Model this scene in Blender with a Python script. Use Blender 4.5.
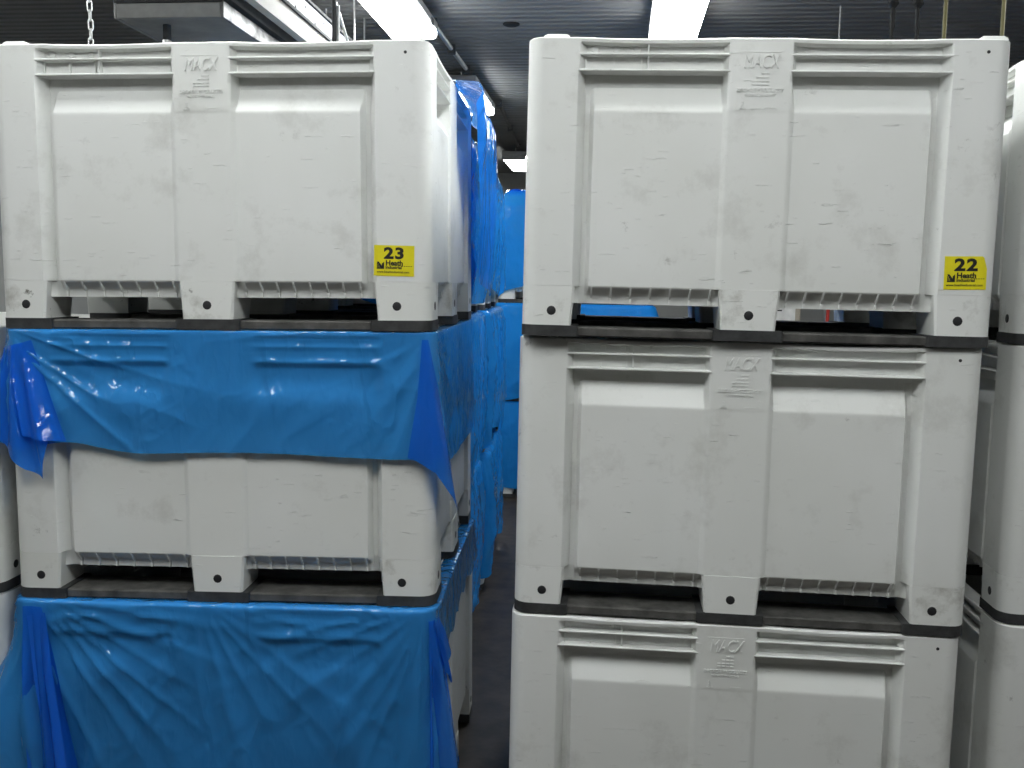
import bpy, math, random
from mathutils import Matrix, Vector, noise

for o in list(bpy.data.objects):
    bpy.data.objects.remove(o, do_unlink=True)
SC = bpy.context.scene
COL = SC.collection
random.seed(7)

# ------------------------------------------------------------------ camera
F_PX, PITCH, ROLL, CAM_Z = 950.27, 0.1037, 0.0170, 1.7243
cd = bpy.data.cameras.new('camera')
cd.sensor_fit = 'HORIZONTAL'
cd.sensor_width = 36.0
cd.lens = F_PX / 1024.0 * 36.0
cd.clip_start = 0.05
cam = bpy.data.objects.new('camera', cd)
COL.objects.link(cam)
_r0 = Vector((1, 0, 0))
_u0 = Vector((0, math.sin(PITCH), math.cos(PITCH)))
_fw = Vector((0, math.cos(PITCH), -math.sin(PITCH)))
_r = _r0 * math.cos(ROLL) + _u0 * math.sin(ROLL)
_u = -_r0 * math.sin(ROLL) + _u0 * math.cos(ROLL)
cam.matrix_world = Matrix(((_r.x, _u.x, -_fw.x, 0), (_r.y, _u.y, -_fw.y, 0),
                           (_r.z, _u.z, -_fw.z, CAM_Z), (0, 0, 0, 1)))
SC.camera = cam

# ------------------------------------------------------------------ world, exposure
wd = bpy.data.worlds.new('world')
SC.world = wd
wd.use_nodes = True
wd.node_tree.nodes['Background'].inputs[0].default_value = (0.8, 0.9, 1.0, 1)
wd.node_tree.nodes['Background'].inputs[1].default_value = 0.02
SC.view_settings.view_transform = 'Standard'
SC.view_settings.look = 'None'
SC.view_settings.gamma = 1.0
SC.view_settings.use_curve_mapping = False
SC.view_settings.exposure = 0.12
LAMP_STRENGTH = 23.0
LAMP_COLOR = (0.97, 1.0, 0.99)
BYAW = -0.105                      # the building's axis against the camera's


# ------------------------------------------------------------------ materials
def new_mat(name):
    m = bpy.data.materials.new(name)
    m.use_nodes = True
    nt = m.node_tree
    return m, nt, nt.nodes, nt.links, nt.nodes['Principled BSDF']


def ramp(nodes, stops):
    r = nodes.new('ShaderNodeValToRGB')
    el = r.color_ramp.elements
    while len(el) < len(stops):
        el.new(0.5)
    for e, (p, c) in zip(el, stops):
        e.position = p
        e.color = c if len(c) == 4 else (*c, 1)
    return r


def coords(nt, scale=(1, 1, 1), rnd=True):
    N, L = nt.nodes, nt.links
    tc = N.new('ShaderNodeTexCoord')
    mp = N.new('ShaderNodeMapping')
    mp.inputs['Scale'].default_value = scale
    if rnd:
        oi = N.new('ShaderNodeObjectInfo')
        mu = N.new('ShaderNodeMath')
        mu.operation = 'MULTIPLY'
        mu.inputs[1].default_value = 37.0
        L.new(oi.outputs['Random'], mu.inputs[0])
        va = N.new('ShaderNodeVectorMath')
        L.new(tc.outputs['Object'], va.inputs[0])
        L.new(mu.outputs[0], va.inputs[1])
        L.new(va.outputs[0], mp.inputs['Vector'])
    else:
        L.new(tc.outputs['Object'], mp.inputs['Vector'])
    return mp.outputs[0]


def noise_tex(nt, vec, scale, detail=4, rough=0.55):
    n = nt.nodes.new('ShaderNodeTexNoise')
    n.inputs['Scale'].default_value = scale
    n.inputs['Detail'].default_value = detail
    n.inputs['Roughness'].default_value = rough
    nt.links.new(vec, n.inputs['Vector'])
    return n.outputs['Fac']


def mixc(nt, fac, a, b, blend='MIX'):
    m = nt.nodes.new('ShaderNodeMix')
    m.data_type = 'RGBA'
    m.blend_type = blend
    for sock, v in ((m.inputs[0], fac), (m.inputs[6], a), (m.inputs[7], b)):
        if hasattr(v, 'is_linked'):
            nt.links.new(v, sock)
        elif isinstance(v, (int, float)):
            sock.default_value = v
        else:
            sock.default_value = (*v, 1) if len(v) == 3 else v
    return m.outputs[2]


def bump(nt, h, strength, dist, normal=None):
    b = nt.nodes.new('ShaderNodeBump')
    b.inputs['Strength'].default_value = strength
    b.inputs['Distance'].default_value = dist
    nt.links.new(h, b.inputs['Height'])
    if normal is not None:
        nt.links.new(normal, b.inputs['Normal'])
    return b.outputs[0]


def plastic_mat(name, base, grime, grime_amt, rough=0.42):
    m, nt, N, L, P = new_mat(name)
    v = coords(nt)
    vs = coords(nt, (1.5, 1.5, 16.0))
    # large soft yellowing / greying of the aged polyethylene
    big = ramp(N, [(0.35, (0, 0, 0)), (0.75, (1, 1, 1))])
    L.new(noise_tex(nt, v, 2.2, 3), big.inputs[0])
    c0 = mixc(nt, big.outputs[0], base, tuple(b * k for b, k in zip(base, (0.93, 0.93, 0.91))))
    # smudges
    sm = ramp(N, [(0.54, (0, 0, 0)), (0.72, (1, 1, 1))])
    L.new(noise_tex(nt, v, 5.5, 9, 0.68), sm.inputs[0])
    mul = N.new('ShaderNodeMath'); mul.operation = 'MULTIPLY'
    L.new(sm.outputs[0], mul.inputs[0]); mul.inputs[1].default_value = grime_amt
    c1 = mixc(nt, mul.outputs[0], c0, grime)
    # sparse dark scuffs
    sc = ramp(N, [(0.63, (0, 0, 0)), (0.71, (1, 1, 1))])
    L.new(noise_tex(nt, v, 17.0, 6, 0.7), sc.inputs[0])
    gate = ramp(N, [(0.52, (0, 0, 0)), (0.62, (1, 1, 1))])
    L.new(noise_tex(nt, v, 3.1, 2), gate.inputs[0])
    m2 = N.new('ShaderNodeMath'); m2.operation = 'MULTIPLY'
    L.new(sc.outputs[0], m2.inputs[0]); L.new(gate.outputs[0], m2.inputs[1])
    m3 = N.new('ShaderNodeMath'); m3.operation = 'MULTIPLY'
    L.new(m2.outputs[0], m3.inputs[0]); m3.inputs[1].default_value = min(1.0, grime_amt * 1.5)
    c2 = mixc(nt, m3.outputs[0], c1, tuple(g * 0.5 for g in grime))
    L.new(c2, P.inputs['Base Color'])
    P.inputs['Roughness'].default_value = rough
    P.inputs['Specular IOR Level'].default_value = 0.45
    # scratches and moulded grain
    scr = ramp(N, [(0.685, (0, 0, 0)), (0.73, (1, 1, 1))])
    L.new(noise_tex(nt, vs, 9.0, 3, 0.55), scr.inputs[0])
    b1 = bump(nt, scr.outputs[0], 0.8, 0.003)
    b2 = bump(nt, noise_tex(nt, v, 120.0, 2), 0.08, 0.002, b1)
    b3 = bump(nt, noise_tex(nt, v, 6.0, 2), 0.15, 0.006, b2)
    L.new(b3, P.inputs['Normal'])
    return m


def plain_mat(name, base, rough=0.5, metal=0.0, var=0.15, scale=8.0, bumpy=0.0, spec=0.5, rnd=True):
    m, nt, N, L, P = new_mat(name)
    v = coords(nt, rnd=rnd)
    f = noise_tex(nt, v, scale, 6, 0.6)
    r = ramp(N, [(0.3, tuple(c * (1 - var) for c in base)), (0.72, tuple(min(1, c * (1 + var)) for c in base))])
    L.new(f, r.inputs[0])
    L.new(r.outputs[0], P.inputs['Base Color'])
    P.inputs['Roughness'].default_value = rough
    P.inputs['Metallic'].default_value = metal
    P.inputs['Specular IOR Level'].default_value = spec
    if bumpy:
        L.new(bump(nt, f, bumpy, 0.004), P.inputs['Normal'])
    return m


def film_mat(name, tint, body, mixfac, rough=0.10, ior=1.45):
    """thin blue polyethylene: tinted light passes, part of it scatters, a gloss on top"""
    m, nt, N, L, P = new_mat(name)
    N.remove(P)
    out = N['Material Output']

    def creases(scale3, rot, scale, width):
        v = coords(nt, scale3)
        v.node.inputs['Rotation'].default_value = rot
        n = noise_tex(nt, v, scale, 3, 0.5)
        r = ramp(N, [(0.5 - width, (0, 0, 0)), (0.5, (1, 1, 1)), (0.5 + width, (0, 0, 0))])
        L.new(n, r.inputs[0])
        return r.outputs[0]
    c1 = creases((1, 1, .35), (0, .7, 0), 5.0, .05)
    c2 = creases((1, 1, .5), (0, -.5, .3), 11.0, .06)
    f2 = noise_tex(nt, coords(nt), 26.0, 3, 0.5)
    nrm = bump(nt, c1, 0.55, 0.006)
    nrm = bump(nt, c2, 0.45, 0.003, nrm)
    nrm = bump(nt, f2, 0.18, 0.004, nrm)
    tr = N.new('ShaderNodeBsdfTransparent')
    tr.inputs[0].default_value = (*tint, 1)
    df = N.new('ShaderNodeBsdfDiffuse')
    df.inputs[0].default_value = (*body, 1)
    L.new(nrm, df.inputs['Normal'])
    tl = N.new('ShaderNodeBsdfTranslucent')
    tl.inputs[0].default_value = (*body, 1)
    ad = N.new('ShaderNodeMixShader'); ad.inputs[0].default_value = 0.15
    L.new(df.outputs[0], ad.inputs[1]); L.new(tl.outputs[0], ad.inputs[2])
    mx = N.new('ShaderNodeMixShader'); mx.inputs[0].default_value = mixfac
    L.new(tr.outputs[0], mx.inputs[1]); L.new(ad.outputs[0], mx.inputs[2])
    gl = N.new('ShaderNodeBsdfGlossy')
    gl.inputs['Color'].default_value = (0.9, 0.95, 1, 1)
    gl.inputs['Roughness'].default_value = rough
    L.new(nrm, gl.inputs['Normal'])
    fr = N.new('ShaderNodeFresnel'); fr.inputs[0].default_value = ior
    L.new(nrm, fr.inputs['Normal'])
    m2 = N.new('ShaderNodeMixShader')
    L.new(fr.outputs[0], m2.inputs[0]); L.new(mx.outputs[0], m2.inputs[1]); L.new(gl.outputs[0], m2.inputs[2])
    L.new(m2.outputs[0], out.inputs['Surface'])
    return m


def lamp_mat():
    m, nt, N, L, P = new_mat('lamp_lens')
    P.inputs['Base Color'].default_value = (0.9, 0.9, 0.9, 1)
    P.inputs['Emission Color'].default_value = (*LAMP_COLOR, 1)
    P.inputs['Emission Strength'].default_value = LAMP_STRENGTH
    return m


M = dict(
    white=plastic_mat('bin_white_plastic', (0.80, 0.81, 0.795), (0.36, 0.35, 0.31), 0.34),
    foot=plastic_mat('bin_scuffed_plastic', (0.80, 0.81, 0.79), (0.26, 0.245, 0.20), 0.75),
    black=plain_mat('black_rubbery_plastic', (0.035, 0.036, 0.037), 0.75, var=0.5, scale=22, bumpy=0.4),
    runner=plain_mat('dusty_black_plastic', (0.075, 0.073, 0.068), 0.85, var=0.6, scale=16, bumpy=0.5),
    plug=plain_mat('plug_black', (0.02, 0.02, 0.022), 0.5),
    film=film_mat('blue_film', (0.30, 0.66, 1.0), (0.055, 0.40, 1.0), 0.50),
    film4=film_mat('blue_film_folded', (0.14, 0.46, 1.0), (0.02, 0.22, 0.95), 0.50),
    film3=film_mat('blue_film_layers', (0.05, 0.35, 1.0), (0.02, 0.30, 1.0), 0.85, ior=1.15),
    film2=film_mat('blue_film_heavy', (0.16, 0.55, 1.0), (0.025, 0.36, 1.0), 0.62, ior=1.22),
    yellow=plain_mat('sticker_yellow', (0.80, 0.70, 0.02), 0.35, var=0.08, scale=20),
    ink=plain_mat('ink_black', (0.012, 0.012, 0.012), 0.5),
    floor=plain_mat('floor_concrete', (0.040, 0.031, 0.023), 0.55, var=0.7, scale=9, bumpy=0.4, rnd=False),
    ceil=plain_mat('ceiling_steel', (0.205, 0.207, 0.205), 0.58, metal=0.05, var=0.12, scale=1.5, rnd=False),
    wall=plain_mat('wall_panel', (0.42, 0.43, 0.42), 0.6, var=0.1, scale=1.5, rnd=False),
    darkmetal=plain_mat('dark_metal', (0.085, 0.085, 0.085), 0.5, metal=0.2, var=0.3),
    greymetal=plain_mat('grey_metal', (0.30, 0.30, 0.29), 0.5, metal=0.2, var=0.2),
    silver=plain_mat('bright_metal', (0.22, 0.22, 0.22), 0.34, metal=0.9, var=0.8, scale=11, bumpy=0.5),
    galv=plain_mat('galvanised', (0.62, 0.63, 0.62), 0.4, metal=0.8, var=0.2, scale=30),
    cream=plain_mat('cream_paint', (0.44, 0.40, 0.33), 0.5, var=0.1),
    lav=plain_mat('pale_grey_paint', (0.22, 0.22, 0.26), 0.45, var=0.12),
    ypipe=plain_mat('yellow_pipe', (0.20, 0.175, 0.06), 0.5),
    red=plain_mat('red_cable', (0.55, 0.04, 0.03), 0.5),
    housing=plain_mat('lamp_housing', (0.40, 0.40, 0.40), 0.4, var=0.1),
    lens=lamp_mat(),
    rope=plain_mat('black_cord', (0.012, 0.012, 0.012), 0.7),
    paper=plain_mat('paper_tag', (0.8, 0.8, 0.78), 0.6),
)


# ------------------------------------------------------------------ mesh helpers
class MB:
    def __init__(self):
        self.v = []
        self.f = []

    def add(self, v, f):
        b = len(self.v)
        self.v += [tuple(p) for p in v]
        self.f += [tuple(i + b for i in q) for q in f]
        return self

    def box(self, x0, x1, y0, y1, z0, z1, bev=0.0):
        if bev <= 0:
            v = [(x, y, z) for z in (z0, z1) for y in (y0, y1) for x in (x0, x1)]
            f = [(0, 2, 3, 1), (4, 5, 7, 6), (0, 1, 5, 4), (2, 6, 7, 3), (0, 4, 6, 2), (1, 3, 7, 5)]
            return self.add(v, f)
        b = bev
        poly = [(x0 + b, y0), (x1 - b, y0), (x1, y0 + b), (x1, y1 - b), (x1 - b, y1), (x0 + b, y1), (x0, y1 - b), (x0, y0 + b)]
        cx, cy = (x0 + x1) / 2, (y0 + y1) / 2

        def ring(k, z):
            sx = 1 - 2 * k / (x1 - x0)
            sy = 1 - 2 * k / (y1 - y0)
            return [(cx + (x - cx) * sx, cy + (y - cy) * sy, z) for x, y in poly]
        return self.loft([ring(b, z0), ring(0, z0 + b), ring(0, z1 - b), ring(b, z1)])

    def loft(self, rings, cap=True, closed=True):
        n = len(rings[0])
        v = [p for r in rings for p in r]
        f = []
        for j in range(len(rings) - 1):
            for i in range(n if closed else n - 1):
                k = (i + 1) % n
                f.append((j * n + i, j * n + k, (j + 1) * n + k, (j + 1) * n + i))
        if cap:
            f.append(tuple(range(n))[::-1])
            f.append(tuple((len(rings) - 1) * n + i for i in range(n)))
        return self.add(v, f)

    def tube(self, pts, r, n=8, cap=True, closed=False):
        pts = [Vector(p) for p in pts]
        m = len(pts)
        rings = []
        prev = None
        for i, p in enumerate(pts):
            if closed:
                t = (pts[(i + 1) % m] - pts[i - 1]).normalized()
            else:
                t = (pts[min(i + 1, m - 1)] - pts[max(i - 1, 0)]).normalized()
            a = prev if prev is not None else (Vector((0, 0, 1)) if abs(t.z) < 0.9 else Vector((1, 0, 0)))
            u = (a - t * a.dot(t)).normalized()
            prev = u
            w = t.cross(u)
            rr = r[i] if isinstance(r, (list, tuple)) else r
            rings.append([tuple(p + (u * math.cos(2 * math.pi * k / n) + w * math.sin(2 * math.pi * k / n)) * rr) for k in range(n)])
        if closed:
            rings.append(rings[0])
        return self.loft(rings, cap and not closed)

    def mesh(self, name, sharp=0.6):
        me = bpy.data.meshes.new(name)
        me.from_pydata(self.v, [], self.f)
        me.validate()
        me.polygons.foreach_set('use_smooth', [True] * len(me.polygons))
        me.set_sharp_from_angle(angle=sharp)
        me.update()
        return me

    def build(self, name, mat, parent=None, sharp=0.6, loc=None, rot=None):
        return obj(name, self.mesh(name, sharp), mat, parent, loc, rot)


def obj(name, me, mat, parent=None, loc=None, rot=None):
    if mat is not None and not me.materials:
        me.materials.append(mat)
    o = bpy.data.objects.new(name, me)
    COL.objects.link(o)
    if parent:
        o.parent = parent
    if loc:
        o.location = loc
    if rot is not None:
        o.rotation_euler = (0, 0, rot) if isinstance(rot, (int, float)) else rot
    return o


def empty(name, loc=(0, 0, 0), rz=0):
    o = bpy.data.objects.new(name, None)
    o.empty_display_size = 0.1
    COL.objects.link(o)
    o.location = loc
    o.rotation_euler = (0, 0, rz)
    return o


def tag(o, label=None, cat=None, group=None, kind=None):
    if label: o['label'] = label
    if cat: o['category'] = cat
    if group: o['group'] = group
    if kind: o['kind'] = kind
    return o


def copy_tree(o, parent=None, skip=()):
    c = o.copy()
    COL.objects.link(c)
    c.parent = parent
    for ch in list(o.children):
        if ch.name.split('.')[0] not in skip:
            copy_tree(ch, c, skip)
    return c


def text_geo(body, size, extrude=0.0, shear=0.0, offset=0.0, outline=0.0, align='CENTER', spacing=1.0):
    """vertices and faces of a piece of lettering standing in the xz plane, facing -y"""
    cu = bpy.data.curves.new('lettering', 'FONT')
    cu.body = body
    cu.size = size
    cu.extrude = extrude
    cu.shear = shear
    cu.offset = offset
    cu.align_x = align
    cu.space_character = spacing
    cu.resolution_u = 3
    if outline:
        cu.fill_mode = 'NONE'
        cu.bevel_depth = outline
        cu.bevel_resolution = 0
    o = bpy.data.objects.new('lettering', cu)
    COL.objects.link(o)
    dg = bpy.context.evaluated_depsgraph_get()
    me = bpy.data.meshes.new_from_object(o.evaluated_get(dg))
    v = [(p.co.x, -p.co.z, p.co.y) for p in me.vertices]
    f = [tuple(q.vertices) for q in me.polygons]
    bpy.data.objects.remove(o, do_unlink=True)
    bpy.data.meshes.remove(me)
    bpy.data.curves.remove(cu)
    return v, f


def moved(vf, dx, dy, dz):
    return [(x + dx, y + dy, z + dz) for x, y, z in vf[0]], vf[1]


# ------------------------------------------------------------------ the setting
ROOM_ROT = (0, 0, BYAW)


def bpt(x, y, z):
    """building coordinates from world coordinates"""
    c, s = math.cos(-BYAW), math.sin(-BYAW)
    return (x * c - y * s, x * s + y * c, z)


X0, X1, Y0, Y1, ZC = -6.0, 6.5, -5.5, 15.0, 3.46
fl = MB().box(X0, X1, Y0, Y1, -0.1, 0).build('floor', M['floor'], rot=ROOM_ROT)
tag(fl, 'dark damp concrete floor in the aisle between the bin stacks', None, kind='structure')
# liner panels: one corrugated sheet, ribs across the aisle
mb = MB()
prof = []
y = Y0
P_ = 0.098
while y < Y1:
    prof += [(y, 0.0), (y + 0.052, 0.0), (y + 0.062, 0.016), (y + 0.088, 0.016)]
    y += P_
prof.append((y, 0.0))
v = []
for yy, dz in prof:
    v += [(X0, yy, ZC + dz), (X1, yy, ZC + dz)]
f = [(2 * i, 2 * i + 2, 2 * i + 3, 2 * i + 1) for i in range(len(prof) - 1)]
n = len(v)
v += [(X0, Y0, ZC + .12), (X1, Y0, ZC + .12), (X0, prof[-1][0], ZC + .12), (X1, prof[-1][0], ZC + .12)]
f.append((n, n + 1, n + 3, n + 2))
ceil = mb.add(v, f).build('ceiling', M['ceil'], sharp=0.3, rot=ROOM_ROT)
tag(ceil, 'dark grey corrugated steel ceiling above the stacked bins', None, kind='structure')
for nm, a in (('wall_left', (X0 - .1, X0, Y0, Y1)), ('wall_right', (X1, X1 + .1, Y0, Y1)),
              ('wall_back', (X0, X1, Y1, Y1 + .1)), ('wall_front', (X0, X1, Y0 - .1, Y0))):
    w = MB().box(*a, 0, ZC + .1).build(nm, M['wall'], rot=ROOM_ROT)
    tag(w, 'pale insulated panel wall of the cold store', None, kind='structure')


# ------------------------------------------------------------------ ceiling lamps
def lamp_proto():
    t = empty('ceiling_lamp')
    Lh, w = 0.60, 0.15
    prof = [(-w, 0.0), (-w, -0.028), (-w * .93, -0.046), (-w * .8, -0.052), (w * .8, -0.052), (w * .93, -0.046), (w, -0.028), (w, 0.0)]
    MB().loft([[(x, yy, z) for x, z in prof] for yy in (-Lh, Lh)]).build('lens', M['lens'], t)
    MB().box(-w - .006, w + .006, -Lh - .012, Lh + .012, 0.0, 0.055, .008).build('housing', M['housing'], t)
    for s in (-1, 1):
        e = MB().loft([[(x * 1.02, s * Lh + k, z * 1.04) for x, z in prof] for k in (0.0 if s > 0 else -.012, .012 if s > 0 else 0.0)])
        e.build('end_cap', M['housing'], t)
        MB().tube([(0, s * .4, .05), (0, s * .4, ZC - 3.32)], .005, 6).build('hanger_rod', M['galv'], t)
        MB().box(w - .01, w + .012, s * .42 - .03, s * .42 + .03, -.012, .03, .003).build('latch', M['darkmetal'], t)
    return t


lp = lamp_proto()
lamps = [
    ((-0.735, 5.72), 'bright strip lamp above the top-left bin with sticker 23'),
    ((-0.42, 8.45), 'strip lamp at the end of the conduit above the blue-wrapped stack'),
    ((0.04, 12.75), 'smallest and farthest strip lamp seen through the aisle gap'),
    ((0.925, 5.65), 'strip lamp running back above the top-right bin with sticker 22'),
    ((-1.05, 2.75), None), ((-1.30, 0.75), None), ((0.62, 2.9), None), ((0.40, 0.9), None),
    ((1.25, 9.0), None), ((-3.4, 1.0), None), ((2.7, 0.8), None), ((-3.1, 4.6), None), ((3.3, 4.2), None),
    ((-2.6, 9.0), None), ((4.0, 9.0), None),
]
for i, ((x, y), lab) in enumerate(lamps):
    t = lp if i == 0 else copy_tree(lp)
    t.location = (x, y, 3.34)
    t.rotation_euler = (0, 0, BYAW)
    tag(t, lab or 'strip lamp hung from the ceiling outside the picture', 'lamp', 'ceiling strip lamps')


# ------------------------------------------------------------------ bins
W, D, H = 1.24, 1.11, 0.7909
PL, PR, CW = 0.142, 0.157, 0.160       # left post, right post, centre post
RC = 0.044


def CC(Lf):
    return Lf / 2 - .013                   # the centre post stands a little off the middle


ZF = 0.1385


def interp(tab, z):
    if z <= tab[0][0]: return tab[0][1]
    for (a, b), (c, d) in zip(tab, tab[1:]):
        if z <= c:
            return b + (d - b) * (z - a) / (c - a) if c > a else d
    return tab[-1][1]


BAY = [(.093, .040), (.112, .040), (.118, .036), (.126, .026), (.134, .015), (.142, .010), (.602, .010), (.608, .0115),
       (.676, .052), (.682, .054), (.703, .054), (.7085, .026), (.774, .026), (.778, .002), (.7865, .001), (.7905, .006)]
GRV = [(.093, .044), (.112, .044), (.142, .038), (.602, .038), (.676, .054), (.682, .055), (.703, .054), (.7085, .026), (.774, .026), (.778, .002), (.7865, .001), (.7905, .006)]
POST = [(.093, .03), (.1375, .03), (.1388, .001), (.142, 0.0), (.7865, 0.0), (.7905, .005)]
CEN = [(.093, .03), (.1375, .03), (.1388, .0030), (.142, .002), (.592, .0018), (.608, .0), (.7865, 0.0), (.7905, .005)]
ROWS = [.093, .112, .118, .126, .134, .1375, .1388, .142, .25, .4, .5, .596, .602, .608, .63, .676, .682, .703, .7085, .74, .774, .778, .7865, .7905]


def face_cols(Lf):
    """(u, kind weights) along one face between the rounded corners"""
    def half(PW, c0):
        h = [(RC, 'P'), (.09, 'P'), (PW - .008, 'P'), (PW - .002, 'p1'), (PW + .008, 'p2'), (PW + .013, 'G'), (PW + .026, 'G'),
             (PW + .030, 'g1'), (PW + .037, 'B')]
        b0 = PW + .037
        for k in range(1, 6):
            h.append((b0 + (c0 - .014 - b0) * k / 6, 'B'))
        return h + [(c0 - .014, 'B'), (c0 - .010, 'c1'), (c0 - .002, 'c2'), (c0 + .006, 'C')]
    return half(PL, CC(Lf) - CW / 2) + [(Lf - u, k) for u, k in reversed(half(PR, Lf - CC(Lf) - CW / 2))]


def depth(kind, z):
    p, g, b, c = interp(POST, z), interp(GRV, z), interp(BAY, z), interp(CEN, z)
    return {'P': p, 'p1': p * .85 + g * .15, 'p2': p * .25 + g * .75, 'G': g, 'g1': g * .45 + b * .55, 'B': b,
            'c1': b * .8 + c * .2, 'c2': b * .12 + c * .88, 'C': c}[kind]


def body_mesh():
    cols = []        # (x, y, nx, ny, kind, u, L)
    frames = [((0, 0), (1, 0), (0, 1), W), ((W, 0), (0, 1), (-1, 0), D), ((W, D), (-1, 0), (0, -1), W), ((0, D), (0, -1), (1, 0), D)]
    for (ox, oy), (ux, uy), (nx, ny), Lf in frames:
        for u, k in face_cols(Lf):
            cols.append((ox + ux * u, oy + uy * u, nx, ny, k, u, Lf))
        # arc to the next face
        ex, ey = ox + ux * (Lf - RC) + nx * RC, oy + uy * (Lf - RC) + ny * RC
        for q in (1, 2, 3, 4):
            a = q / 5 * math.pi / 2
            dx, dy = -nx * math.cos(a) + ux * math.sin(a), -ny * math.cos(a) + uy * math.sin(a)
            cols.append((ex + dx * RC, ey + dy * RC, -dx, -dy, 'P', 0, Lf))
    n = len(cols)
    V, Fc = [], []
    for z in ROWS:
        for x, y, nx, ny, k, u, Lf in cols:
            d = depth(k, z)
            sag = 0
            if k == 'B' and z > .77:
                c0 = CC(Lf)
                a_, b_ = (PL, c0 - CW / 2) if u < c0 else (c0 + CW / 2, Lf - PR)
                sag = -.0035 * math.sin(math.pi * min(1, max(0, (u - a_) / (b_ - a_))))
            V.append((x + nx * d - W / 2, y + ny * d - D / 2, z + sag))
    for zi, (z, off) in enumerate(((.7895, .045), (.16, .062))):
        for x, y, nx, ny, k, u, Lf in cols:
            V.append((x + nx * off - W / 2, y + ny * off - D / 2, z))
    R = len(ROWS) + 2
    for j in range(R - 1):
        for i in range(n):
            k = (i + 1) % n
            Fc.append((j * n + i, j * n + k, (j + 1) * n + k, (j + 1) * n + i))
    Fc.append(tuple(range(n))[::-1])
    Fc.append(tuple((R - 1) * n + i for i in range(n)))
    return MB().add(V, Fc).mesh('body', 0.62)


def foot_mesh(w, d, round_side):
    """foot with its outer face at y=0 and u from 0 to w; round_side -1/+1 rounds that outer corner"""
    def ring(z, t):
        i = t * .008
        pts = []
        if round_side < 0:
            for q in range(6):
                a = q / 5 * math.pi / 2
                pts.append((RC - RC * math.cos(a), RC - RC * math.sin(a)))
        else:
            pts += [(0 + i, .006), (.006 + i, 0)]
        if round_side > 0:
            for q in range(6):
                a = q / 5 * math.pi / 2
                pts.append((w - RC + RC * math.sin(a), RC - RC * math.cos(a)))
        else:
            pts += [(w - .006 - i, 0), (w - i, .006)]
        pts += [(w - i * (round_side <= 0), d - i), (i * (round_side >= 0), d - i)]
        return [(x, y, z) for x, y in pts]
    return MB().loft([ring(.031, 1), ring(.036, 1), ring(ZF, 0)]).mesh('foot', 0.5)


def runner_meshes():
    """one black base runner along the bin's width and the shoes under its feet"""
    d = .15
    board = MB().box(.02, W - .02, .008, d - .008, .003, .0290, .004).mesh('base_runner', 0.5)
    shoes = []
    for a, b, r0, r1 in ((-.001, PL + .012, RC, .005), (CC(W) - CW / 2 - .012, CC(W) + CW / 2 + .012, .005, .005), (W - PR - .012, W + .001, .005, RC)):
        pts = []
        for q in range(6):
            t = q / 5 * math.pi / 2
            pts.append((a + r0 - r0 * math.cos(t), -.001 + r0 - r0 * math.sin(t)))
        for q in range(6):
            t = q / 5 * math.pi / 2
            pts.append((b - r1 + r1 * math.sin(t), -.001 + r1 - r1 * math.cos(t)))
        pts += [(b, d), (a, d)]
        shoes.append(MB().loft([[(x, y, z) for x, y in pts] for z in (.0028, .0325)]).mesh('shoe', 0.5))
    return board, shoes


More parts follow.
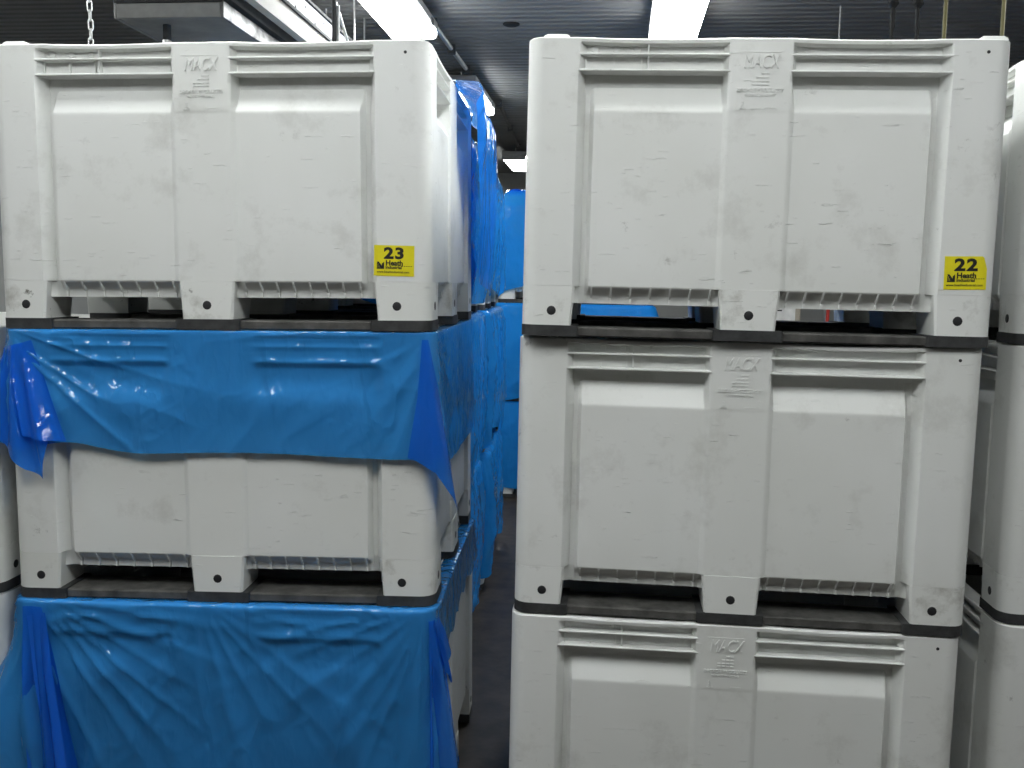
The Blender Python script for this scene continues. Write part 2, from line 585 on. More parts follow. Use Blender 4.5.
def make_bin():
    root = empty('storage_bin')
    ox, oy = -W / 2, -D / 2
    bod = obj('body', body_mesh(), M['white'], root)
    wn = bod.modifiers.new('weighted_normal', 'WEIGHTED_NORMAL')
    wn.keep_sharp = True
    wn.weight = 80
    # feet: three rows of three
    fd = .15
    cl, cr, mid = foot_mesh(PL, fd, -1), foot_mesh(PR, fd, 1), foot_mesh(CW, fd, 0)
    pl = MB().loft([[(math.cos(a) * r, y, math.sin(a) * r) for a in [k * math.pi / 6 for k in range(12)]]
                    for r, y in ((.0125, .004), (.0125, -.0006), (.0105, -.0012), (.004, -.0018))]).mesh('plug', .5)

    def plug(ft, x, y, rz):
        obj('plug', pl, M['plug'], ft, (x, y, .072), rz)
    spots = []
    # front and rear rows
    for back in (0, 1):
        for me, u, kind in ((cl, 0, 'l'), (mid, CC(W) - CW / 2, 'm'), (cr, W - PR, 'r')):
            if not back:
                ft = obj('foot', me, M['foot'], root, (ox + u, oy, 0))
                plug(ft, {'l': PL * .57, 'm': CW / 2, 'r': PR * .40}[kind], 0, 0)
                if kind == 'r': plug(ft, PR, .085, math.pi / 2)
                if kind == 'l': plug(ft, 0, .085, -math.pi / 2)
            else:
                ft = obj('foot', me, M['foot'], root, (ox + W - u, oy + D, 0), math.pi)
                if kind == 'l': plug(ft, 0, .085, -math.pi / 2)
                if kind == 'r': plug(ft, PR, .085, math.pi / 2)
    # middle row: side feet and the centre foot
    ft = obj('foot', mid, M['foot'], root, (ox + W, oy + CC(D) - CW / 2, 0), math.pi / 2); plug(ft, CW / 2, 0, 0)
    ft = obj('foot', mid, M['foot'], root, (ox, oy + D - CC(D) + CW / 2, 0), -math.pi / 2); plug(ft, CW / 2, 0, 0)
    obj('foot', mid, M['foot'], root, (ox + CC(W) - CW / 2, oy + D / 2 - fd / 2, 0))
    rm, shoes = runner_meshes()
    for loc_, rz_ in (((ox, oy, 0), 0), ((ox, oy + D / 2 - .075, 0), 0), ((ox + W, oy + D, 0), math.pi)):
        rn_ = obj('base_runner', rm, M['runner'], root, loc_, rz_)
        for sh in shoes:
            obj('shoe', sh, M['black'], rn_)
    # ridges below the rim and ribs under the panels, on the faces that can be seen
    def ridge_mesh(ln):
        m_ = MB()
        prof = [(.050, -.004), (.003, -.003), (.001, -.001), (.001, .001), (.003, .003), (.028, .004)]
        return m_.loft([[(x, y, z) for y, z in prof] for x in (0, ln)]).mesh('rim_ridge', .5)
    rib_prof = [(.016, .1405), (.012, .137), (.017, .126), (.027, .113), (.031, .108), (.031, .094), (.045, .094), (.045, .1405)]
    rib = MB().loft([[(x, y, z) for y, z in rib_prof] for x in (-.0022, .0022)]).mesh('under_rib', .4)
    for Lf, org, rz in ((W, (ox, oy), 0), (D, (ox + W, oy), math.pi / 2), (D, (ox, oy + D), -math.pi / 2)):
        cs, sn = math.cos(rz), math.sin(rz)
        def at(u, dd, z):
            return (org[0] + u * cs - dd * sn, org[1] + u * sn + dd * cs, z)
        c0, c1 = CC(Lf) - CW / 2, CC(Lf) + CW / 2
        for a0, a1 in ((PL - .006, c0 + .003), (c1 - .003, Lf - PR + .006)):
            rd = ridge_mesh(a1 - a0)
            for z in (.7065, .7475):
                obj('rim_ridge', rd, M['white'], root, at(a0, 0, z), rz)
        for lo, hi in ((PL + .045, c0 - .022), (c1 + .022, Lf - PR - .045)):
            nr = int(round((hi - lo) / .050))
            for k in range(nr + 1):
                obj('under_rib', rib, M['white'], root, at(lo + (hi - lo) * k / nr, 0, 0), rz)
    # webs and mould bosses in the left bay of the front
    wb = MB().box(-.002, .002, .007, .028, -.0175, .0175).mesh('rim_web', .4)
    for z in (.727, .764):
        obj('rim_web', wb, M['white'], root, (ox + PL + .175, oy, z))
    for du in (.012, .086, .158):
        obj('rim_web', wb, M['white'], root, (ox + PL + du, oy + .010, .727))
    bs = MB().loft([[(math.cos(k * math.pi / 5) * r, y, math.sin(k * math.pi / 5) * r) for k in range(10)] for r, y in ((.010, .028), (.010, .0235), (.008, .0225))]).mesh('mould_boss', .4)
    for du in (.035, .09, .145):
        obj('mould_boss', bs, M['white'], root, (ox + PL + du, oy, .764))
    ph = MB().loft([[(math.cos(k * math.pi / 4) * .0045, y, math.sin(k * math.pi / 4) * .0045) for k in range(8)] for y in (.004, -.0008)]).mesh('pin_hole', .4)
    obj('pin_hole', ph, M['plug'], root, (ox + W - .066, oy, .757))
    # moulded lettering on the centre post
    lx = (ox + CC(W), oy, 0)
    tv = text_geo('MACX', .050, shear=.22, extrude=.0032, spacing=1.0)
    o_ = MB().add(*moved(([(x * .64, y, z) for x, y, z in tv[0]], tv[1]), 0, 0, .7135)).build('moulded_name', M['white'], root, .4, lx)
    tag(o_, 'raised moulded maker name on the centre post')
    bar = MB().box(-.0042, .0042, -.0026, .002, -.0015, .0015).mesh('moulded_bar', .4)
    for cnt, z in ((2, .700), (3, .690), (4, .680), (4, .672)):
        for k in range(cnt):
            obj('moulded_bar', bar, M['white'], root, (lx[0] + .018 - k * .012, oy, z))
    for body_, sz, ex, px, pz in (('DECADE PRODUCTS', .0130, .0024, 0, .653), ('PATENT PENDING', .0095, .002, 0, .641),
                                  ('2', .017, .0018, -.042, .617), ('HDPE', .007, .0016, -.042, .608)):
        MB().add(*moved(text_geo(body_, sz, extrude=ex), px, 0, pz)).build('moulded_text', M['white'], root, .4, lx)
    MB().box(-.052, .052, -.0012, .002, .7535, .7548).build('moulded_line', M['white'], root, .4, lx)
    MB().box(.015, .045, -.0012, .002, .612, .6135).build('moulded_line', M['white'], root, .4, lx)
    return root


proto = make_bin()


def bin_at(x0, y0, yaw, tier, label, src=proto, skip=(), first=False, tilt=0.0, group='white stacked bulk bins'):
    t = src if first else copy_tree(src, None, skip)
    c, s = math.cos(yaw), math.sin(yaw)
    t.location = (x0 + c * W / 2 - s * D / 2, y0 + s * W / 2 + c * D / 2, tier * H)
    t.rotation_euler = (0, tilt, yaw)
    tag(t, label, 'bin', group)
    return t


R3 = bin_at(.0215, 2.5872, -.0802, 2, 'white bulk bin with yellow sticker 22, top of the right-hand stack', first=True, tilt=.008)
R2 = bin_at(.0136, 2.6332, -.1076, 1, 'clean white bulk bin, middle of the stack under sticker 22', tilt=.004)
R1 = bin_at(.0050, 2.6279, -.1007, 0, 'scuffed white bulk bin, bottom of the stack under sticker 22', tilt=.003)
L3 = bin_at(-1.4660, 2.7153, -.0606, 2, 'white bulk bin with yellow sticker 23, top of the left-hand stack', tilt=-.012)
L2 = bin_at(-1.4500, 2.7137, -.0512, 1, 'white bulk bin half covered by short blue film under sticker 23', tilt=-.011)
L1 = bin_at(-1.4440, 2.7006, -.0625, 0, 'white bulk bin almost wholly hidden by blue film at bottom left', tilt=-.010)
nm3 = ('topmost', 'middle', 'lowest')
RN = [bin_at(1.392, 2.60 + .01 * k, -.11 - .004 * k, k, 'white bulk bin cut by the right picture edge, %s of its stack' % nm3[2 - k]) for k in range(3)]
LN = [bin_at(-1.492 - W, 2.78, -.055, k, 'white bulk bin cut by the left picture edge, %s of two' % ('lower', 'upper')[k]) for k in range(2)]

# stacking nubs on the two uppermost bins
nub = MB().loft([[(x * s, y * s, z) for x, y in ((-.036, -.02), (.036, -.02), (.036, .02), (-.036, .02))] for s, z in ((1, 0), (.9, .008), (.72, .0125))]).mesh('stacking_nub', .5)
for b in (R3, L3):
    for x, y in ((-W / 2 + .075, -D / 2 + .03), (W / 2 - .05, -D / 2 + .03), (-W / 2 + .075, D / 2 - .03), (W / 2 - .05, D / 2 - .03)):
        obj('stacking_nub', nub, M['white'], b, (x, y, .788))


# lot stickers, printed
def sticker(bin_, num, u, z, w, h, cut, rz):
    ox, oy = -W / 2, -D / 2
    def bend(me):
        for v_ in me.vertices:
            k = u + v_.co.x - (W - RC)
            if k > 0:
                v_.co.y += RC - math.sqrt(max(0, RC * RC - k * k))
    NX = 24
    V_, F_ = [], []
    for y_ in (0, -.0009):
        for i_ in range(NX + 1):
            x_ = w * i_ / NX
            t_ = h if not cut or x_ < w - .010 else h - (x_ - (w - .010)) / .010 * h * .38
            V_ += [(x_, y_, 0), (x_, y_, t_)]
    n_ = 2 * (NX + 1)
    for i_ in range(NX):
        a_ = 2 * i_
        F_ += [(a_, a_ + 1, a_ + 3, a_ + 2), (n_ + a_, n_ + a_ + 2, n_ + a_ + 3, n_ + a_ + 1),
               (a_, a_ + 2, n_ + a_ + 2, n_ + a_), (a_ + 1, n_ + a_ + 1, n_ + a_ + 3, a_ + 3)]
    F_ += [(0, n_, n_ + 1, 1), (n_ - 2, n_ - 1, 2 * n_ - 1, 2 * n_ - 2)]
    so = MB().add(V_, F_).build('lot_sticker', M['yellow'], bin_, .6, (ox + u, oy - .0004, z), (0, rz, 0))
    bend(so.data)
    so['label'] = 'yellow lot sticker with number ' + num

    def ink(name, parts):
        m_ = MB()
        for p in parts: m_.add(*p)
        io = m_.build(name, M['ink'], so, .3)
        bend(io.data)
        return io
    tv = text_geo(num, h * .50, extrude=.0003, offset=.0017, spacing=1.12)
    ink('lot_number', [moved(([(x * 1.28, y_, z_) for x, y_, z_ in tv[0]], tv[1]), w * .5, -.0011, h * .575)])
    ink('company_name', [moved(text_geo('Heath', h * .235, extrude=.0003, offset=.0007, align='LEFT'), w * .29, -.0011, h * .345),
                         moved(text_geo('Industrial', h * .145, extrude=.0003, offset=.0004, align='LEFT'), w * .29, -.0011, h * .235)])
    ink('web_address', [moved(text_geo('www.heathindustrial.com', h * .105, extrude=.0003, offset=.0001), w * .48, -.0011, h * .10)])
    g = MB()
    g.box(w * .07, w * .255, -.0012, -.0009, h * .225, h * .26)
    for k in range(3):
        x = w * (.075 + .03 * k)
        g.box(x, x + w * .022, -.0012, -.0009, h * .26, h * (.42 - .05 * k))
    g.add([(w * .07, -.0012, h * .46), (w * .12, -.0012, h * .46), (w * .25, -.0012, h * .25), (w * .17, -.0012, h * .25)], [(0, 3, 2, 1)])
    g.add([(w * .20, -.0012, h * .25), (w * .255, -.0012, h * .25), (w * .255, -.0012, h * .46), (w * .20, -.0012, h * .40)], [(0, 1, 2, 3)])
    g.build('company_emblem', M['ink'], so, .3)
    d = MB()
    for k in range(5):
        d.box(w * (.69 + .055 * k), w * (.69 + .055 * k + .036), -.0012, -.0009, h * .315, h * .335)
    bend(d.build('fine_print', M['ink'], so, .3).data)


sticker(L3, '23', 1.082, .157, .112, .084, False, .025)
sticker(R3, '22', 1.104, .154, .108, .086, True, -.02)


# ------------------------------------------------------------------ blue film
def smooth(a, b, x):
    t = max(0.0, min(1.0, (x - a) / (b - a)))
    return t * t * (3 - 2 * t)


def gauss(x, w):
    return math.exp(-(x / w) ** 2)


def outline(s, o):
    """point on the bin's rounded outline, s=0 at the front-left corner, running right; offset o outward"""
    r = RC
    P4 = 2 * (W + D)
    s = s % P4
    segs = [((0, 0), (1, 0), (0, -1), W), ((W, 0), (0, 1), (1, 0), D), ((W, D), (-1, 0), (0, 1), W), ((0, D), (0, -1), (-1, 0), D)]
    for k, ((px, py), (tx, ty), (nx, ny), Lf) in enumerate(segs):
        if s <= Lf or k == 3:
            break
        s -= Lf
    spread = .09
    if s < spread or s > Lf - spread:
        # arc: turn the normal steadily over the corner zone
        if s < spread:
            q = .5 + .5 * s / spread
            pn = segs[k - 1][2]
            n0, n1 = pn, (nx, ny)
            cx, cy = px - nx * r + tx * r, py - ny * r + ty * r
        else:
            q = .5 * (s - (Lf - spread)) / spread
            nn = segs[(k + 1) % 4][2]
            n0, n1 = (nx, ny), nn
            cx, cy = px + tx * (Lf - r) - nx * r, py + ty * (Lf - r) - ny * r
        a = q * math.pi / 2
        mx, my = n0[0] * math.cos(a) + n1[0] * math.sin(a), n0[1] * math.cos(a) + n1[1] * math.sin(a)
        return cx + mx * (r + o) - W / 2, cy + my * (r + o) - D / 2
    u = r + (s - spread) / (Lf - 2 * spread) * (Lf - 2 * r)
    return px + tx * u + nx * o - W / 2, py + ty * u + ny * o - D / 2


def film(bin_, name, label, s0, s1, hem, off, mat, seed, top=((-.05, -.004), (-.03, .0012), (-.006, .0016), (.006, .0005)),
         ds=.011, dz=.013, group='blue film liners draped over bins', hug=True, skew=None):
    ns = int((s1 - s0) / ds)
    rows = int(.80 / dz)
    V, Fc = [], []
    nr = len(top) + rows
    for i in range(ns + 1):
        s = s0 + (s1 - s0) * i / ns
        h = hem(s)
        for j, (o, z) in enumerate(top):
            V.append((*outline(s, o), H + z))
        for j in range(1, rows + 1):
            t = j / rows
            z = -h * t
            o = top[-1][0] + off(s, -z, h, t)
            ss = s + (skew(s, -z, h) if skew else 0)
            if hug and 0 < s < W:
                c0 = CC(W)
                a_, b_ = (PL, c0 - CW / 2) if s < c0 else (c0 + CW / 2, W - PR)
                m_ = smooth(a_ + .02, a_ + .055, s) * (1 - smooth(b_ - .055, b_ - .02, s))
                zz = H + z
                hz = 0
                if zz > .7065:
                    hz = .0035 * min(1, abs(math.sin((zz - .7065) / .041 * math.pi)) * 1.2) * (1 if zz < .775 else 0)
                elif zz > .58:
                    hz = .012 * smooth(.704, .685, zz) * smooth(.58, .66, zz)
                o -= m_ * hz
            V.append((*outline(ss, o), H + top[-1][1] + z))
    for i in range(ns):
        for j in range(nr - 1):
            a, b = i * nr + j, (i + 1) * nr + j
            Fc.append((a, a + 1, b + 1, b))
    me = MB().add(V, Fc).mesh(name, 3.0)
    o = obj(name, me, mat)
    o.location = bin_.location
    o.rotation_euler = bin_.rotation_euler
    tag(o, label, 'film', group)
    return o


def radial(s, d, sc, seed, freq):
    """folds fanning out from a corner at s=sc on the rim; ridged noise of the angle"""
    r = math.hypot(s - sc, d + .02)
    th = math.atan2(s - sc, d + .02)
    nv = noise.noise(Vector((th * freq + seed, r * .9, seed)))
    rg = (1 - min(1, abs(nv) * 2.6)) ** 2
    return rg * smooth(.03, .16, r) * (1 - smooth(.25, .75, r))


def wrinkle(s, d, seed):
    q = noise.noise(Vector((s * 3.2 + d * 2.4 + seed, d * 2.2, seed)))
    a = (1 - min(1, abs(q) * 3)) ** 3
    q2 = noise.noise(Vector((s * 9 - d * 5 + seed * 2, d * 5, seed + 9)))
    q3 = noise.noise(Vector((s * 16 + d * 13 + seed, d * 7 - s * 5, seed + 3)))
    return .7 * a + .45 * max(0, q2) + .35 * (1 - min(1, abs(q3) * 4)) ** 2


def sheet(film_, name, top, bot, amp, freq, seed, nu=60, nv=50):
    """a folded-over layer of film: ruled from one line of (s, out, z) points to another"""
    def sample(pl, q):
        x = q * (len(pl) - 1)
        k = min(int(x), len(pl) - 2)
        f_ = x - k
        return [a + (b - a) * f_ for a, b in zip(pl[k], pl[k + 1])]
    V, Fc = [], []
    for i in range(nu + 1):
        a, b = sample(top, i / nu), sample(bot, i / nu)
        for j in range(nv + 1):
            t = j / nv
            s_, o_, z_ = [p + (q - p) * t for p, q in zip(a, b)]
            wob = math.sin(i / nu * freq + seed + t * 1.2) * amp * smooth(0, .5, t)
            wob += .006 * noise.noise(Vector((s_ * 14 + seed, z_ * 5, seed)))
            V.append((*outline(s_, max(.004, o_ + wob)), H + z_))
    for i in range(nu):
        for j in range(nv):
            p, q = i * (nv + 1) + j, (i + 1) * (nv + 1) + j
            Fc.append((p, p + 1, q + 1, q))
    return obj(name, MB().add(V, Fc).mesh(name, 3.0), M['film4'], film_)


# middle-left bin: short skirt with hanging corners
def hem2(s):
    h = .352 + .006 * math.sin(s * 7) - .035 * gauss(s - .22, .12)
    if s > W:
        h += .06 * smooth(W, W + .2, s)
    if s < .1:
        h -= .06 * smooth(.1, -.06, s)
    return h


def off2(s, d, h, t):
    o = .005 * wrinkle(s, d, 3.1) * smooth(0, .12, d)
    o += .011 * radial(s, d, .02, 5.2, 5.4) + .005 * radial(s, d, W - .03, 1.7, 3.6)
    o += .005 * (.5 + .5 * noise.noise(Vector((s * 2.0, d * 11, 4.4)))) * smooth(.08, .2, d)
    pl = .5 + .5 * math.sin(s * 95 + 4 * d)
    o += smooth(.03, .26, d) * gauss(s + .03, .06) * (.045 + .030 * pl)
    pr = .5 + .5 * math.sin((s - W) * 30 + .6)
    o += smooth(.02, .34, d) * gauss(s - (W + .05), .10) * (.006 + .014 * pr)
    o += .006 * t * t + .003 * math.sin(s * 11 + 2) * t
    return max(o, .001)


f2_ = film(L2, 'liner_film', 'short blue plastic film skirt draped over the middle left bin', -.30, W + D + .05, hem2, off2, M['film'], 1, ds=.007, dz=.010)
sheet(f2_, 'gathered_fold', [(.02, .012, -.05), (.06, .016, -.045), (.11, .012, -.04)],
      [(.02, .05, -.30), (.07, .055, -.345), (.125, .055, -.395), (.165, .045, -.425), (.18, .04, -.31)], .012, 14, 1.0)
sheet(f2_, 'gathered_fold', [(.07, .016, -.05), (.13, .012, -.03)], [(.12, .06, -.30), (.17, .06, -.31), (.225, .03, -.318)], .008, 9, 2.4)
sheet(f2_, 'gathered_fold', [(-.05, .02, -.06), (.02, .016, -.05)], [(-.09, .085, -.25), (-.03, .085, -.27), (.03, .07, -.285)], .008, 9, .4)
sheet(f2_, 'corner_pleat', [(W - .065, .012, -.02), (W - .05, .014, -.02), (W - .03, .014, -.02)],
      [(W - .115, .028, -.350), (W - .06, .036, -.372), (W - .02, .048, -.392), (W + .04, .060, -.47), (W + .10, .060, -.56), (W + .15, .030, -.44)], .006, 7, 2.0)


# bottom-left bin: long sheet down the front, a narrow strip along the side
def hem1(s):
    h = .70 + .03 * math.sin(s * 5)
    if s > W:
        k = s - W
        h = h * (1 - smooth(.02, .07, k)) + (.17 - .03 * smooth(.2, 1.0, k) + .012 * math.sin(k * 40)) * smooth(.02, .07, k)
    if s < 0:
        h = .44 + .05 * math.sin(s * 30)
    return h


def off1(s, d, h, t):
    o = .006 * wrinkle(s, d, 11.3) * smooth(.02, .16, d)
    o += .010 * radial(s, d, .10, 8.2, 6.4) + .006 * radial(s, d, .56, 2.9, 4.1) + .007 * radial(s, d, W - .05, 4.4, 5.4)
    o += .010 * (1 - min(1, abs(noise.noise(Vector((s * 4.5 - d * 2.2, d * 1.2, 7.7)))) * 4)) * smooth(.12, .35, d)
    pl = .5 + .5 * math.sin(s * 62 + 1.5 * math.sin(d * 6))
    o += smooth(.05, .45, d) * gauss(s - .05, .08) * (.012 + .030 * pl)
    o += smooth(.05, .40, d) * gauss(s + .06, .08) * .10
    pr = .5 + .5 * math.sin((s - W) * 75 + 3 * d)
    o += smooth(.06, .50, d) * gauss(s - (W + .05), .05) * (.006 + .020 * pr)
    o += .008 * t + .004 * math.sin(s * 9 + d * 4) * t
    return max(o, .001)


f1_ = film(L1, 'liner_film', 'long blue plastic film sheet over the bottom left bin', -.32, W + D + .05, hem1, off1, M['film'], 2, ds=.007, dz=.010)
sheet(f1_, 'gathered_fold', [(.08, .020, -.015), (.115, .022, -.012), (.14, .020, -.015)],
      [(.105, .05, -.66), (.18, .065, -.70), (.275, .045, -.69)], .012, 11, 1.3)
sheet(f1_, 'gathered_fold', [(.10, .026, -.04), (.15, .024, -.03)], [(.17, .07, -.55), (.225, .075, -.60)], .010, 7, 2.3)
sheet(f1_, 'corner_pleat', [(W - .02, .014, -.03), (W + .0, .02, -.03), (W + .03, .014, -.03)],
      [(W - .03, .020, -.66), (W + .02, .030, -.56), (W + .07, .060, -.54), (W + .12, .075, -.48), (W + .09, .030, -.22)], .008, 12, .6)
sheet(f1_, 'corner_pleat', [(W + .01, .02, -.04), (W + .06, .012, -.02)], [(W + .03, .05, -.16), (W + .10, .035, -.24), (W + .13, .03, -.14)], .012, 11, 2.6)

# ------------------------------------------------------------------ stacks farther down the aisle
REAR_SKIP = ('under_rib', 'mould_boss', 'rim_web', 'moulded_name', 'moulded_bar', 'moulded_text', 'moulded_line', 'pin_hole', 'plug', 'lot_sticker', 'stacking_nub')
rows = [
    ('second', -.245 - W * .9985, 3.97 + .073, -.06, 4.0),
    ('third', -.155 - W * .9985, 5.22 + .06, -.05, 7.0),
    ('fourth', -.125, 7.62, -.085, 13.0),
]
ordn = {'second': 'right behind the sticker 23 stack', 'third': 'two rows behind sticker 23', 'fourth': 'at the far end of the aisle'}
lev = ('lowest', 'middle', 'topmost')
for ri, (rn, x0, y0, yaw, sd) in enumerate(rows):
    for k in range(3):
        b = bin_at(x0 + .012 * math.sin(k * 2.1 + ri), y0, yaw + .01 * math.sin(k * 3 + ri), k,
                   'white bin under blue film, %s in the stack %s' % (lev[k], ordn[rn]), skip=REAR_SKIP)
        for ch in list(b.children):
            if ch.name.startswith(('lot_sticker', 'stacking_nub')):
                bpy.data.objects.remove(ch, do_unlink=True)

        def hem(s, k=k, sd=sd):
            h = (.66, .74, .69)[k] + .05 * math.sin(s * 6 + sd + k)
            if sd == 4.0 and k == 2:
                h = .60 + .14 * smooth(.55, .95, s)
            return h

        def off(s, d, h, t, sd=sd, k=k):
            o = .022 * wrinkle(s * .8, d * .7, sd + k * 2.3) * smooth(0, .1, d)
            o += .018 + .020 * math.sin(t * math.pi) + .016 * math.sin(s * 13 + d * 5 + sd) * t
            o += .010 * radial(s, d, W, sd, 3)
            return max(o, .002)
        top = ((-.05, -.004), (-.03, .0012), (-.006, .0016), (.006, .0005))
        if k == 2:
            up = (.17, .13, .11)[ri]
            top = tuple((-.22 + .20 * q, up * math.sin(math.pi * (.22 + .62 * q)) + .002) for q in (0, .15, .3, .45, .6, .75, .85)) + ((.0, up * .28), (.016, .0))
        fo = film(b, 'liner_film', 'blue film over the %s bin of the stack %s' % (lev[k], ordn[rn]), -1.0 if ri == 2 else -.1, W + D, hem, off, M['film2'], sd,
                  top=top, ds=.02, dz=.02, hug=False)
        if ri == 0 and k == 2:
            # loose flap of the bag that lies forward against the next stack's side
            n1, n2 = 40, 40
            V, Fc = [], []
            c_, s_ = math.cos(b.rotation_euler.z), math.sin(b.rotation_euler.z)
            for i in range(n1 + 1):
                q = i / n1
                y = -D / 2 - .76 + 1.15 * q
                x = W / 2 + .170 - .055 * q + .025 * math.sin(q * 9) * q
                zt = H + .02 + .10 * math.sin(min(1, q * 1.6) * math.pi * .5) - .05 * smooth(.6, 1, q)
                zb = zt - .03 - (.74 * smooth(-.1, .55, q))
                for j in range(n2 + 1):
                    t = j / n2
                    wv = .014 * noise.noise(Vector((q * 9, t * 1.5, 3.3))) + .02 * math.sin(t * math.pi)
                    cap = -.10 * (1 - smooth(0, .10, t))
                    V.append((x + wv + cap, y, zt + (zb - zt) * t))
            for i in range(n1):
                for j in range(n2):
                    p, q = i * (n2 + 1) + j, (i + 1) * (n2 + 1) + j
                    Fc.append((p, p + 1, q + 1, q))
            obj('loose_flap', MB().add(V, Fc).mesh('loose_flap', 3.0), M['film3'], fo)


# ------------------------------------------------------------------ overhead equipment
def ln(a, b, r, name, mat, parent=None, n=8):
    return MB().tube([a, b], r, n).build(name, M[mat], parent)


# cooling unit with drain pan, top left
cu = empty('cooling_unit', (-1.645, 4.62, 2.948), BYAW)
MB().box(-.255, .255, 0, .012, 0, .068, .003).build('front_plate', M['greymetal'], cu)
MB().box(-.265, .265, -.004, 1.9, .069, .105).build('top_edge', M['black'], cu)
MB().box(-.25, .25, .014, 1.9, .004, .016).build('drain_pan', M['greymetal'], cu)
MB().box(.256, .27, 0, 1.9, -.002, .075, .003).build('side_channel', M['silver'], cu)
MB().box(-.27, -.256, 0, 1.9, -.002, .075, .003).build('side_channel', M['greymetal'], cu)
MB().box(-.25, .25, .05, 1.85, .106, .40, .01).build('housing', M['darkmetal'], cu)
for x in (-.24, .24):
    for yy in (.15, 1.7):
        MB().tube([(x, yy, .40), (x, yy, ZC - 2.948)], .006, 6).build('hanger_rod', M['galv'], cu)
dp = MB().tube([(-.075, .14, .004), (-.075, .14, -.07)], .019, 12).build('drain_spout', M['black'], cu)
MB().tube([(-.075, .14, -.07), (-.075, .14, -.085), (-.075, .14, -.087), (-.075, .14, -.20)], [.022, .022, .017, .017], 12).build('drain_pipe', M['galv'], cu)
for k in range(3):
    MB().tube([(-.075, .14, -.095 - .018 * k), (-.075, .14, -.104 - .018 * k)], .0195, 12).build('pipe_thread', M['galv'], cu)
tag(cu, 'dark cooling unit with drain spout hung above the sticker 23 bin', 'cooling unit')


# long rails beside it: tall channels seen from their right side
def rail(name, x, y, z, h, L_, mat, label):
    r = empty(name, (x, y, z), BYAW)
    MB().box(-.006, 0, 0, L_, 0, h).build('web', M[mat], r)
    for zz in (0, h - .006):
        MB().box(-.045, -.0061, 0, L_, zz, zz + .006).build('flange', M[mat], r)
    MB().box(-.02, .012, 0, L_, h + .0005, h + .016).build('shadow_strip', M['black'], r)  # black strip stands in for the shadow line along the top flange
    for yy in (.4, L_ - .4):
        MB().tube([(-.02, yy, h), (-.02, yy, ZC - z)], .006, 6).build('hanger_rod', M['galv'], r)
    if mat == 'lav':
        for k in range(7):
            MB().tube([(-.001, .45 + k * .16, h * (.3 + .4 * (k % 2))), (.004, .45 + k * .16, h * (.3 + .4 * (k % 2)))], .007, 8).build('bolt', M['darkmetal'], r)
    tag(r, label, 'rail')
    return r


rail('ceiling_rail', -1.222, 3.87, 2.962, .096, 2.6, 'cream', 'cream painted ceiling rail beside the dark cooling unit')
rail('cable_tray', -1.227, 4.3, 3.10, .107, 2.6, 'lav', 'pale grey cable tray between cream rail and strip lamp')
# hanging rod with hook and a looping cable
hr = empty('hanging_rod', (-.935, 5.0, 2.72))
MB().tube([(0, 0, 0), (0, 0, ZC - 2.72)], .012, 8).build('rod', M['darkmetal'], hr)
MB().tube([(.02, -.005, .12), (.02, -.005, .40)], .009, 8).build('sleeve', M['galv'], hr)
MB().tube([(0, -.02, .10), (0, -.035, .14), (0, -.02, .17), (0, -.005, .14)], .004, 6, closed=True).build('hook', M['galv'], hr)
tag(hr, 'dark hanging rod with small hook beside the pale cable tray', 'rod')
pts = []
for k in range(17):
    t = k / 16
    pts.append((-1.06 + .18 * t, 4.9 + .55 * t, ZC - .06 * t - .17 * math.sin(t * math.pi * .5) - .40 * t * t))
tag(MB().tube(pts, .008, 6).build('loop_cable', M['galv']), 'grey cable looping down beside the hanging rod', 'cable')

# chain
ch = empty('hanging_chain', (-1.569, 3.6, 2.56))
lk = []
for k in range(16):
    a = 2 * math.pi * k / 16
    lk.append((math.cos(a) * .0085, 0, math.sin(a) * .0085 + (.011 if math.sin(a) >= 0 else -.011)))
lm = MB().tube(lk, .0032, 6, closed=True).mesh('link', 1.0)
for k in range(27):
    obj('link', lm, M['galv'], ch, (.0015 * math.sin(k), 0, .02 + k * .0335), math.radians(40 + 90 * (k % 2)))
MB().tube([(-.028, 0, .005), (-.012, 0, .0), (.004, 0, .008), (.006, 0, .02)], .004, 6).build('hook', M['galv'], ch)
tag(ch, 'galvanised chain hanging above the left of sticker 23 bin', 'chain')

# hangers above the right bin
tag(ln((1.472, 4.5, 0), (1.472, 4.5, 3.02), .0035, 'thin_pole', 'greymetal'), 'thin pale pole whose tip shows above the sticker 22 bin', 'rod')
for i, (x, lab) in enumerate(((1.712, 'knotted black cord hanging left of its twin above sticker 22 bin'), (1.826, 'knotted black cord hanging nearer the yellow pipes'))):
    c = empty('black_rope', (x, 4.5, 2.72))
    MB().tube([(.004 * math.sin(k * 2.0 + i), 0, k * (ZC - 2.72) / 12) for k in range(13)], .008, 6).build('cord', M['rope'], c)
    for k, (z, r, hh) in enumerate(((.12, .013, .05), (.24, .013, .06), (.33, .026, .035))):
        MB().tube([(0, 0, z - hh), (0, 0, z - hh * .5), (0, 0, z), (0, 0, z + hh * .6), (0, 0, z + hh)], [r * .5, r, r * .8, r, r * .4], 8).build('knot', M['rope'], c)
    tag(c, lab, 'cord', 'black hanging cords')
for x, lab in ((1.952, 'yellow vertical pipe beside the black hanging cords'), (2.217, 'yellow vertical pipe above the right end of sticker 22 bin')):
    p = empty('yellow_pipe', (x, 4.5, 0))
    MB().tube([(0, 0, 0), (0, 0, ZC)], .0095, 10).build('pipe', M['ypipe'], p)
    MB().tube([(0, 0, ZC - .03), (0, 0, ZC)], .03, 10).build('flange', M['ypipe'], p)
    tag(p, lab, 'pipe', 'yellow pipes')

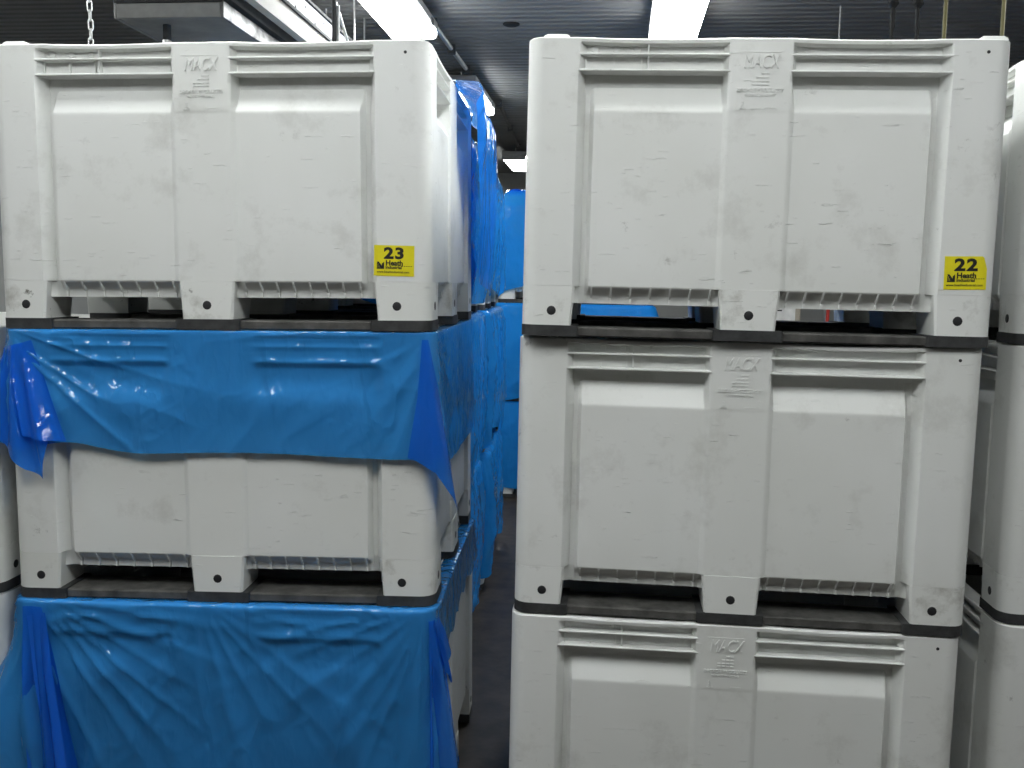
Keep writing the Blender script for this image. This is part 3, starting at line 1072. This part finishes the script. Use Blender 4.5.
# small boxes and conduit on the ceiling
for (x, y, z, lab) in ((-.045, 6.55, ZC, 'small dark ceiling hole cover above the aisle'), (2.49, 5.6, ZC, 'small dark ceiling hole cover between the yellow pipes')):
    e = MB().loft([[(math.cos(a) * r, math.sin(a) * r * .8, zz) for a in [k * math.pi / 6 for k in range(12)]] for r, zz in ((.055, .0), (.055, -.012), (.035, -.02))])
    tag(e.build('ceiling_vent', M['rope'], None, .5, (x, y, z)), lab, 'vent')
for a, b, lab in (((-.565, 6.45, ZC - .03), (-.40, 7.85, ZC - .03), 'steel conduit between the nearest and second aisle lamps'),
                  ((-.17, 9.15, ZC - .03), (.04, 12.1, ZC - .03), 'dark conduit between the second and farthest aisle lamps')):
    c = empty('ceiling_conduit', a)
    bv = (b[0] - a[0], b[1] - a[1], b[2] - a[2])
    MB().tube([(0, 0, 0), bv], .018, 8).build('tube', M['galv' if a[0] < -.3 else 'darkmetal'], c)
    for q in (.02, .5, .96):
        px, py = bv[0] * q, bv[1] * q
        MB().box(px - .03, px + .03, py - .03, py + .03, -.035, .03, .005).build('junction_box', M['darkmetal'], c)
    tag(c, lab, 'conduit', 'ceiling conduits')

# things on the far side, glimpsed under the top right bin
eb = empty('control_box', (3.02, 10.9, 1.32), BYAW)
MB().box(-.26, .26, 0, .16, 0, .34, .01).build('case', M['cream'], eb)
MB().box(-.20, .20, -.006, -.001, .03, .31).build('paper_notice', M['paper'], eb)
for k, (a, b) in enumerate(((-.10, .02), (-.06, .05))):
    MB().box(a, b, -.008, -.006, .19 - .03 * k, .205 - .03 * k).build('notice_line', M['ink'], eb)
MB().box(-.30, -.265, .03, .12, .02, .30, .004).build('hinge_side', M['galv'], eb)
MB().box(-.03, .03, .04, .10, -1.32, -.001).build('stand_post', M['galv'], eb)
MB().box(-.2, .2, -.1, .25, -1.32, -1.305).build('stand_foot', M['galv'], eb)
tag(eb, 'white control box glimpsed under the sticker 22 bin', 'control box')
rc = empty('red_cable', (3.62, 11.0, 0), BYAW)
MB().tube([(0, 0, .012), (0, 0, 1.0), (.02, 0, 1.8), (.02, 0, ZC)], .02, 8).build('cable', M['red'], rc)
tag(rc, 'red cable running up beside the white control box', 'cable')
